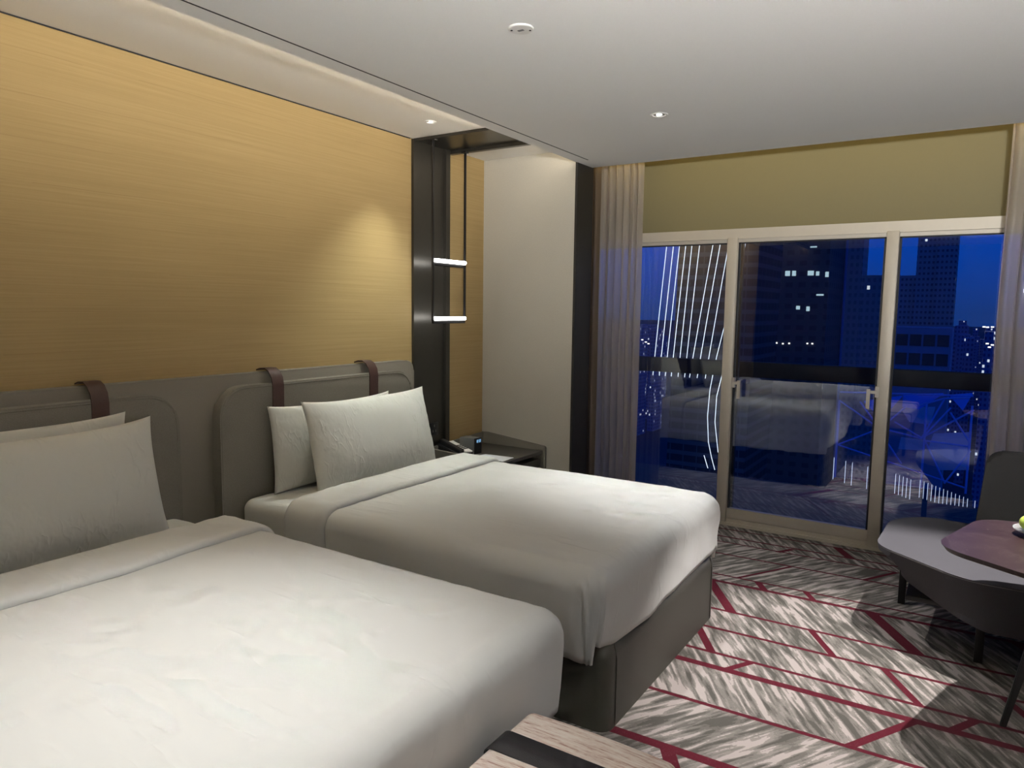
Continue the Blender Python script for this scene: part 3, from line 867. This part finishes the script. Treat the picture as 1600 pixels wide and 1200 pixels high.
# ------------------------------------------------------------------ lounge seat by the window
t = thing('lounge_chair', 'angular grey upholstered lounge seat with charcoal back beside the window', 'lounge chair', (.2, 4.0, 0))
sp_ = [(-.345, 3.80), (.03, 3.495), (.95, 3.50), (1.05, 4.50), (.03, 4.47), (-.19, 4.49), (-.325, 4.30)]
sr = roundpoly(sp_, [.20, .30, .1, .1, .12, .30, .25], 12)
def seat_disp(bm):
    for v in bm.verts:
        if v.co.z > .42:
            d = min(1, max(0, (v.co.z - .42) / .03))
bm = extrude(sr, lambda u, v, h: (u, v, h), .235, .455, .032, 6, scale0=.95)
for v in bm.verts:
    if v.co.z < .40:
        q = min(1, max(0, (.12 - v.co.x) / .42)) * min(1, (.40 - v.co.z) / .10)
        v.co += Vector((.08 * q, .085 * q if v.co.y < 4.1 else -.03 * q, .045 * q))
obj('seat', bm, MT['sofa'], t)
ring = [(.2 + (u - .2) * .992, 4.0 + (v - 4.0) * .992, .449) for u, v in sr]
obj('piping', tube(NB(), ring, .0042, 6, True), MT['piping'], t)
# backrest, leaning back, with rounded top corners
bp = roundpoly([(.055, .40), (.98, .40), (.92, .858), (.095, .858)], [.02, .02, .10, .085], 8)
bm = extrude(bp, lambda u, v, h: (u, 4.36 + (v - .40) * .17 + h, v), 0.0, .085, .020, 4)
b = obj('backrest', bm, MT['sofaback'], t)
ring = [(u, 4.36 + (v - .40) * .17 + .004, v) for u, v in roundpoly([(.068, .41), (.965, .41), (.910, .845), (.107, .845)], [.02, .02, .09, .075], 8)]
obj('piping', tube(NB(), ring, .004, 6, True), MT['sofaback'], b)
obj('seat_frame', bbox(-.20, .95, 3.78, 4.36, .215, .240, .004), MT['blackmetal'], t)
for x, y in ((-.245, 4.315), (.105, 3.765), (.92, 3.72), (.92, 4.35)):
    obj('leg', bbox(x - .018, x + .018, y - .012, y + .012, 0, .29, .002), MT['blackmetal'], t)

# ------------------------------------------------------------------ round-cornered marble table
t = thing('side_table', 'brown marble table with rounded corners on slanted black legs, right edge', 'table', (.42, 3.2, 0))
tp = roundpoly([(-.085, 3.02), (.065, 3.53), (.60, 3.62), (.93, 3.22), (.72, 2.82), (.22, 2.82)], [.16, .15, .2, .2, .2, .25], 10)
obj('tabletop', extrude(tp, lambda u, v, h: (u, v, h), .700, .720, .006, 3, scale0=.97), MT['marble'], t)
obj('apron', extrude([(.42 + (u - .42) * .55, 3.2 + (v - 3.2) * .55) for u, v in tp], lambda u, v, h: (u, v, h), .675, .700, .003, 2), MT['blackmetal'], t)
for (x0, y0), (x1, y1) in (((.185, 3.215), (.315, 3.215)), ((.60, 3.50), (.50, 3.36)), ((.62, 2.93), (.52, 3.05))):
    bm = NB(); d = Vector((x1 - x0, y1 - y0, 0)); 
    w0, w1 = .011, .018; vs = []
    for (x, y, z, w) in ((x0, y0, 0, w0), (x1, y1, .69, w1)):
        for a, b_ in ((-1, -1), (1, -1), (1, 1), (-1, 1)): vs.append(bm.verts.new((x + a * w, y + b_ * w, z)))
    bm.faces.new(vs[3::-1]); bm.faces.new(vs[4:])
    for i in range(4): bm.faces.new((vs[i], vs[(i + 1) % 4], vs[4 + (i + 1) % 4], vs[4 + i]))
    bmesh.ops.bevel(bm, geom=bm.edges[:], offset=.003, segments=2, affect='EDGES')
    obj('leg', bm, MT['blackmetal'], t)
# glass dish with apples
DX, DY, DZ = .262, 3.36, .7205
o = obj('fruit_dish', lathe([(0, DZ), (.045, DZ), (.062, DZ + .012), (.092, DZ + .022), (.094, DZ + .026), (.060, DZ + .017), (.040, DZ + .006), (0, DZ + .005)], DX, DY, 40), MT['clear'], origin=(DX, DY, DZ))
tag(o, 'shallow clear glass dish holding green apples on the marble table', 'dish')
def apple(x, y, z, r, label, rz=0):
    t = thing('apple', label, 'apple', (x, y, z), 'green apples in the dish')
    prof = []
    for i in range(19):
        a = -pi / 2 + pi * i / 18
        rr = r * cos(a) * (1 + .07 * sin(a)); zz = r * .92 * sin(a)
        if i > 14: zz -= r * .30 * ((i - 14) / 4) ** 2 * (1 - 0)
        if i < 3: zz += r * .08 * ((3 - i) / 3)
        prof.append((max(rr, 0), z + r * .86 + zz))
    prof[0] = (0, prof[0][1]); prof[-1] = (0, prof[-1][1])
    obj('flesh', lathe(prof, x, y, 28), MT['appleg'], t)
    obj('stem', tube(NB(), [(x, y, z + r * 1.38), (x + .002, y, z + r * 1.75), (x + .006, y + .002, z + r * 2.0)], .0018, 6), MT['stem'], t)
apple(DX - .040, DY, DZ + .017, .034, 'green apple at the left rim of the glass dish')
apple(DX + .036, DY + .012, DZ + .0145, .034, 'green apple in the right half of the glass dish')

# ------------------------------------------------------------------ rest of the room seen in the glass, and an added fill lamp
t = thing('nightstand', 'dark nightstand on the left of the near bed, outside the frame', 'nightstand', (-2.9, .18, 0))
obj('cabinet_body', bbox(-3.12, -2.65, -.12, .44, .06, .50, .004), MT['nsdark'], t)
obj('top_board', bbox(-3.125, -2.64, -.13, .45, .50, .525, .003), MT['nsdark'], t)
t = thing('table_lamp', 'small cream-shaded lamp on the nightstand left of the near bed, reflected in the glass', 'table lamp', (-2.98, .2, .525))
obj('lamp_base', lathe([(0, .5255), (.06, .5255), (.06, .54), (.012, .55), (.010, .95), (0, .95)], -2.98, .2, 28), MT['blackmetal'], t)
obj('lamp_shade', lathe([(.11, .93), (.075, 1.12), (.073, 1.12), (.108, .93)], -2.98, .2, 32), plain('cream_shade', (.75, .68, .52), .8), t)
obj('bulb', lathe([(0, .955), (.022, .97), (.028, 1.0), (.02, 1.03), (0, 1.04)], -2.98, .2, 20), MT['ledwarm'], t)

t = thing('console_desk', 'long dark wood console along the wall opposite the window', 'desk', (-.6, YR + .3, 0))
obj('cabinet_body', bbox(-2.4, 1.6, YR + .002, YR + .5, .08, .74, .006), MT['darkwood'], t)
obj('top_board', bbox(-2.43, 1.63, YR + .002, YR + .53, .74, .78, .006), MT['darkwood'], t)

t = thing('fill_lamp', 'added fill light shaped as a slim black uplighter with a bowl shade, unseen behind the viewer', 'fill lamp', (.55, -.35, 0))  # invented lamp body around the fill uplight, never in view
obj('base', lathe([(0, 0), (.14, 0), (.14, .015), (.02, .025), (0, .025)], .55, -.35, 32), MT['blackmetal'], t)
obj('pole', tube(NB(), [(.55, -.35, .02), (.55, -.35, 1.72)], .012, 10), MT['blackmetal'], t)
obj('bowl_shade', lathe([(.0, 1.72), (.05, 1.722), (.12, 1.76), (.15, 1.80), (.147, 1.80), (.118, 1.765), (.05, 1.728), (0, 1.726)], .55, -.35, 36), MT['blackmetal'], t)

# ------------------------------------------------------------------ outside: balcony rail and the city at dusk
struct('floor_balcony', bbox(-5.0, 3.2, 5.29, 6.85, -.2, -.005), plain('balcony_tiles', (.05, .05, .055), .7, nscale=8, nstr=.05))
t = thing('balcony_rail', 'dark solid rail crossing outside the glass at waist height', 'railing', (-1, 6.82, 0))
obj('rail_beam', bbox(-5.0, 3.2, 6.79, 6.85, .955, 1.10, .008), MT['gasket'], t)
for x in (-4.9, 3.1): obj('rail_post', bbox(x - .03, x + .03, 6.795, 6.845, -.005, .96, .004), MT['gasket'], t)

CT = {}
CT['A'] = m_facade('slab_tower_facade', (.085, .092, .11), (.028, .03, .042), 2.2, 1.75, .93, .62, .0, (.7, .8, 1), .25)
CT['B'] = m_facade('dark_tower_facade', (.085, .09, .11), (.05, .055, .075), 2.4, 2.1, .55, .45, .0)
CT['C'] = m_facade('grey_tower_facade', (.30, .32, .37), (.20, .22, .27), 1.1, 1.6, .5, .5, .006, (.9, .95, 1), .8)
CT['E'] = m_facade('dotted_tower_facade', (.26, .29, .36), (.06, .07, .12), 1.0, 1.45, .52, .42, .008, (.9, .95, 1), 1.0)
CT['P'] = m_facade('podium_facade', (.13, .17, .30), (.075, .06, .075), 2.6, 5.0, .86, .62, .0)
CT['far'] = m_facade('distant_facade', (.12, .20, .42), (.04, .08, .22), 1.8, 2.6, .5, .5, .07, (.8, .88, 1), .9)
CT['low'] = plain('night_roof', (.018, .028, .055), .8)
CT['strip'] = emit('facade_strip_light', (.80, .88, 1.0), 1.5)
CT['stripw'] = emit('low_strip_light', (.62, .72, 1.0), 1.0)
CT['litwin'] = emit('lit_window', (.62, .85, .95), .75)
CT['litcyan'] = emit('cyan_window', (.15, .75, .95), 1.2)
CT['dot'] = emit('street_lamp_glow', (1, .96, .9), 2.2)
CT['truss'] = plain('truss_steel', (.28, .42, .95), .5)
CT['trussroof'] = plain('translucent_roof', (.10, .30, .95), .5)
CT['dusty'] = plain('pale_roof', (.60, .56, .70), .8)

def m_ground():
    t = NT('city_ground'); p = t.pos()
    v = t.n('ShaderNodeTexVoronoi'); v.inputs['Scale'].default_value = 1.0
    t.l(t.mapping(p, (.035, .035, .035)), v.inputs['Vector'])
    on = t.math('LESS_THAN', v.outputs['Distance'], .05)
    c = t.mix(t.noise(p, .02, 4), (.006, .012, .04), (.02, .035, .10))
    return t.done(t.bsdf(c, .9, 0, None, emis=(.9, .9, 1), estr=t.math('MULTIPLY', on, 1.2)))
struct('ground', bbox(-3500, 2500, 60, 6000, -92, -90), m_ground())

def prism(x0, x1, y0, y1, z0, z1, dx0=0, dx1=0):
    """box whose top is shifted by dx0 (left edge) and dx1 (right edge)"""
    bm = NB(); v = []
    for z, a, b in ((z0, 0, 0), (z1, dx0, dx1)):
        v += [bm.verts.new(p) for p in ((x0 + a, y0, z), (x1 + b, y0, z), (x1 + b, y1, z), (x0 + a, y1, z))]
    bm.faces.new(v[3::-1]); bm.faces.new(v[4:])
    for i in range(4): bm.faces.new((v[i], v[(i + 1) % 4], v[4 + (i + 1) % 4], v[4 + i]))
    return bm

# tower with strips of light down its curved face
t = thing('office_tower', 'dark slab-banded tower striped with thin curving white light lines, far left of the view', 'building', (-37, 118, -90))
obj('tower_body', prism(-43.0, -30.3, 111, 126, -90, 40, 3.4, 3.0), CT['A'], t)
tops = [-42.1, -41.0, -40.0, -39.0, -38.0, -36.8, -34.7, -33.6, -32.3]
bots = [-43.4, -42.3, -41.3, -40.3, -39.2, -38.1, -37.1, -35.9, -34.6]
for a, b in zip(tops, bots):
    k = (a - b) / 17.6
    pts = [(b + k * (z + 5.8) + .0008 * (z + 5.8) ** 2 * .3, 109.9, z) for z in (-9.0, -5.8, 0, 6, 11.8, 20, 30)]
    obj('light_line', tube(NB(), pts, .060, 5), CT['strip'], t)
obj('light_line', tube(NB(), [(-29.4, 109.9, 20), (-29.8, 109.9, 11.3), (-30.2, 109.9, 9.1), (-31.7, 109.9, 2.5), (-33.4, 109.9, -5.7), (-33.8, 109.9, -8.1), (-34.2, 109.9, -10.8), (-34.4, 109.9, -14.9), (-34.1, 109.9, -18.9), (-33.5, 109.9, -21.3), (-32.9, 109.9, -23.2)], .060, 5), CT['strip'], t)
obj('light_line', tube(NB(), [(-32.0, 109.9, -6.5), (-32.5, 109.9, -8.7), (-33.1, 109.9, -11.7), (-33.2, 109.9, -15.7), (-32.5, 109.9, -20.4)], .060, 5), CT['strip'], t)
obj('light_line', tube(NB(), [(-34.7, 109.9, -21.1), (-34.0, 109.9, -23.1)], .060, 5), CT['strip'], t)

# big dark tower with a few lit windows
t = thing('office_tower', 'broad near-black tower with a few lit windows behind the sliding door', 'building', (-33, 160, -90))
obj('tower_body', prism(-42.0, -24.6, 150, 168, -90, 40), CT['B'], t)
wins = [(-37.8, 11.9, .9, .9), (-36.2, 11.9, .8, .9), (-35.5, 11.9, .5, .9), (-32.6, 9.0, .9, 1.0), (-31.3, 9.0, .7, 1.0), (-28.4, 9.0, 1.1, .9),
        (-26.9, 8.9, .6, .8), (-25.2, 8.7, .6, 1.0), (-30.2, 2.3, .7, .7), (-28.3, 2.1, .6, .9), (-41.2, -3.1, .9, 1.3), (-28.2, 14.0, 1.2, .25), (-26.6, 4.8, 1.3, .3)]
for x, z, w, h in wins:
    obj('lit_window', bbox(x, x + w, 149.85, 149.98, z - h / 2, z + h / 2), CT['litwin'], t)
obj('lit_window', bbox(-39.4, -37.9, 149.85, 149.98, -7.3, -6.2), CT['litcyan'], t)
for x, z in [(-40.0, -5.2), (-36.9, -5.0), (-34.9, -5.0), (-33.7, -4.9), (-32.5, -5.0), (-31.3, -4.9), (-27.9, -4.8), (-27.0, -4.8), (-41.0, -7.2), (-39.3, 4.6), (-38.8, -6.4)]:
    obj('lit_window', bbox(x, x + .28, 149.85, 149.98, z, z + .25), CT['dot'], t)

t = thing('office_tower', 'tall grey tower just right of the near-black one, seen through the sliding door', 'building', (-25, 180, -90))
obj('tower_body', prism(-28.7, -21.3, 170, 178, -90, 32), CT['C'], t)
obj('side_wing', prism(-21.3, -16.1, 171, 179, -90, 9.4), CT['C'], t)
obj('corner_mast', bbox(-24.7, -24.3, 169.7, 169.95, -90, 30), plain('mast_blue', (.16, .26, .60), .6), t)

t = thing('office_tower', 'blue-grey tower dotted with dark square windows in the right pane', 'building', (-10, 225, -90))
obj('tower_body', prism(-14.6, -10.0, 220, 236, -90, 48), CT['E'], t)
obj('tower_body', prism(-10.0, -5.6, 219, 236, -90, 48), CT['E'], t)
obj('side_wing', prism(-20.2, -14.6, 221, 234, -90, 11.5), CT['E'], t)

t = thing('podium_building', 'low blue-grey building with two rows of wide panels under the dotted tower', 'building', (-12, 188, -90))
obj('podium_body', bbox(-20.5, -4.4, 180, 196, -90, -1.6), plain('podium_wall', (.24, .32, .52), .8), t)
for i in range(5):
    obj('panel_window', bbox(-17.4 + i * 2.6, -15.2 + i * 2.6, 179.85, 179.99, -5.6, -3.1), plain('panel_glass', (.07, .055, .075), .5), t)
    obj('panel_window', bbox(-17.4 + i * 2.6, -15.2 + i * 2.6, 179.85, 179.99, -9.8, -7.2), plain('panel_glass_low', (.06, .05, .07), .5), t)

# distant blocks on the skyline
rnd = random.Random(11)
def block(x, y, w, d, top, label, grp):
    o = obj('distant_block', bbox(x, x + w, y, y + d, -90, top), CT['far'], origin=(x + w / 2, y, -90))
    tag(o, label, 'building', grp)
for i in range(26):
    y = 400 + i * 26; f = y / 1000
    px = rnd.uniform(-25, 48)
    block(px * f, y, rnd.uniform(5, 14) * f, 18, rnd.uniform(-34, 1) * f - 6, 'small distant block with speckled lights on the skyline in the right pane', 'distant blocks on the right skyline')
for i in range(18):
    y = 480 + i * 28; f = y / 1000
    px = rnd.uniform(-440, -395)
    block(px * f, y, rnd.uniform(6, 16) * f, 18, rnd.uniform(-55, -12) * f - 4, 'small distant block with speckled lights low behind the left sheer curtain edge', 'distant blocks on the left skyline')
# bright lamps far off
for x, y, z in ((2.9, 300, -9), (4.4, 300, -9.4), (3.6, 300, -10.2), (-127.5, 310, -13.5), (-126.2, 310, -14.2), (-129.3, 310, -12.5), (1.6, 300, -3.2), (2.6, 300, -3.3), (4.0, 300, -3.2)):
    o = obj('street_lamp', bbox(x, x + .9, y, y + .3, z, z + .45), CT['dot'], origin=(x, y, z))
    tag(o, 'bright point of lamplight among the far blocks', 'lamp', 'far lamps in the city')

# steel truss canopy below
t = thing('roof_canopy', 'blue steel truss canopy on posts seen low through the right panes', 'canopy', (-8, 125, -90))
def strut(a, b, r, m=None, nm='strut'):
    obj(nm, tube(NB(), [a, b], r, 5), m or CT['truss'], t)
xs = [-17.1, -11.4, -5.4, 0.2]
for i, x in enumerate(xs): strut((x, 120, -90), (x, 120, -12 + .2 * i), .16, nm='canopy_post')
for (a, b) in (((-17.1, -12.0), (-11.4, -16.0)), ((-11.4, -16.0), (-8.0, -12.2)), ((-14.2, -12.0), (-11.4, -16)), ((-17.1, -19.0), (-11.4, -16.0)), ((-11.4, -16.0), (-8.2, -21)),
               ((-9.4, -14.6), (-5.8, -16.8)), ((-5.8, -16.8), (-2.4, -12.0)), ((-5.8, -16.8), (-3.2, -10.6)), ((-3.2, -10.6), (-.2, -10.4)), ((-3.2, -10.6), (-6.4, -12)), ((-17.1, -10.7), (0.2, -10.1)),
               ((-17.1, -18.9), (0.2, -23.5)), ((-5.6, -16.4), (-2.5, -23.0)), ((-2.5, -23.0), (0.4, -18.0)), ((-2.4, -12.6), (0.2, -16.8)), ((0.4, -12.0), (-5.8, -16.8)), ((-11.4, -15.7), (-5.8, -16.9)), ((-5.4, -17.0), (0.3, -17.4))):
    strut((a[0], 120, a[1]), (b[0], 121, b[1]), .14)
def tri(pts, m, nm='roof_panel'):
    bm = NB(); a = [bm.verts.new(p) for p in pts]; f = bm.faces.new(a)
    r = bmesh.ops.extrude_face_region(bm, geom=[f]); bmesh.ops.translate(bm, verts=[v for v in r['geom'] if isinstance(v, bmesh.types.BMVert)], vec=(0, .3, .15))
    obj(nm, bm, m, t, smooth=False)
tri([(-13.8, 121, -12.1), (-9.2, 128, -11.6), (-11.2, 121, -14.6)], CT['trussroof'])
tri([(-8.6, 121, -10.7), (-3.6, 126, -10.6), (-6.4, 121, -12.6), (-8.6, 121, -12.4)], CT['trussroof'])
tri([(-2.7, 121, -10.3), (.1, 126, -10.3), (-.9, 121, -12.3)], CT['trussroof'])
tri([(-9.0, 124, -13.0), (-4.6, 128, -13.0), (-4.9, 122, -14.9), (-7.6, 122, -14.7)], CT['dusty'])
tri([(-4.4, 124, -16.6), (.4, 127, -16.3), (.4, 122, -21.0), (-3.2, 122, -21.5), (-4.9, 122, -18.4)], CT['dusty'])
tri([(-8.7, 124, -17.6), (-5.6, 127, -18.2), (-5.6, 122, -18.8), (-8.8, 122, -19.0)], CT['dusty'])
# low hall with vertical strips of light along its front
t = thing('low_hall', 'dark low building fronted by a row of vertical blue-white light strips', 'building', (-7, 104, -90))
obj('hall_body', prism(-16, 1.0, 101, 112, -90, -22.4), CT['low'], t)
tick = [(-14.5, -17.3, 2.9), (-13.1, -17.6, 2.9), (-12.3, -17.7, 3.0), (-10.5, -18.0, 2.9), (-9.2, -18.4, 2.7)] + [(-7.3 + i * .42, -18.5 - .12 * i, 2.5) for i in range(5)] + [(-4.6 + i * .42, -18.9 - .13 * i, 2.2 - .05 * i) for i in range(13)] + [(1.2, -20.6, 1.2)]
for x, z, h in tick:
    obj('light_strip', bbox(x - .03, x + .03, 100.3, 100.4, z - h, z), CT['stripw'], t)
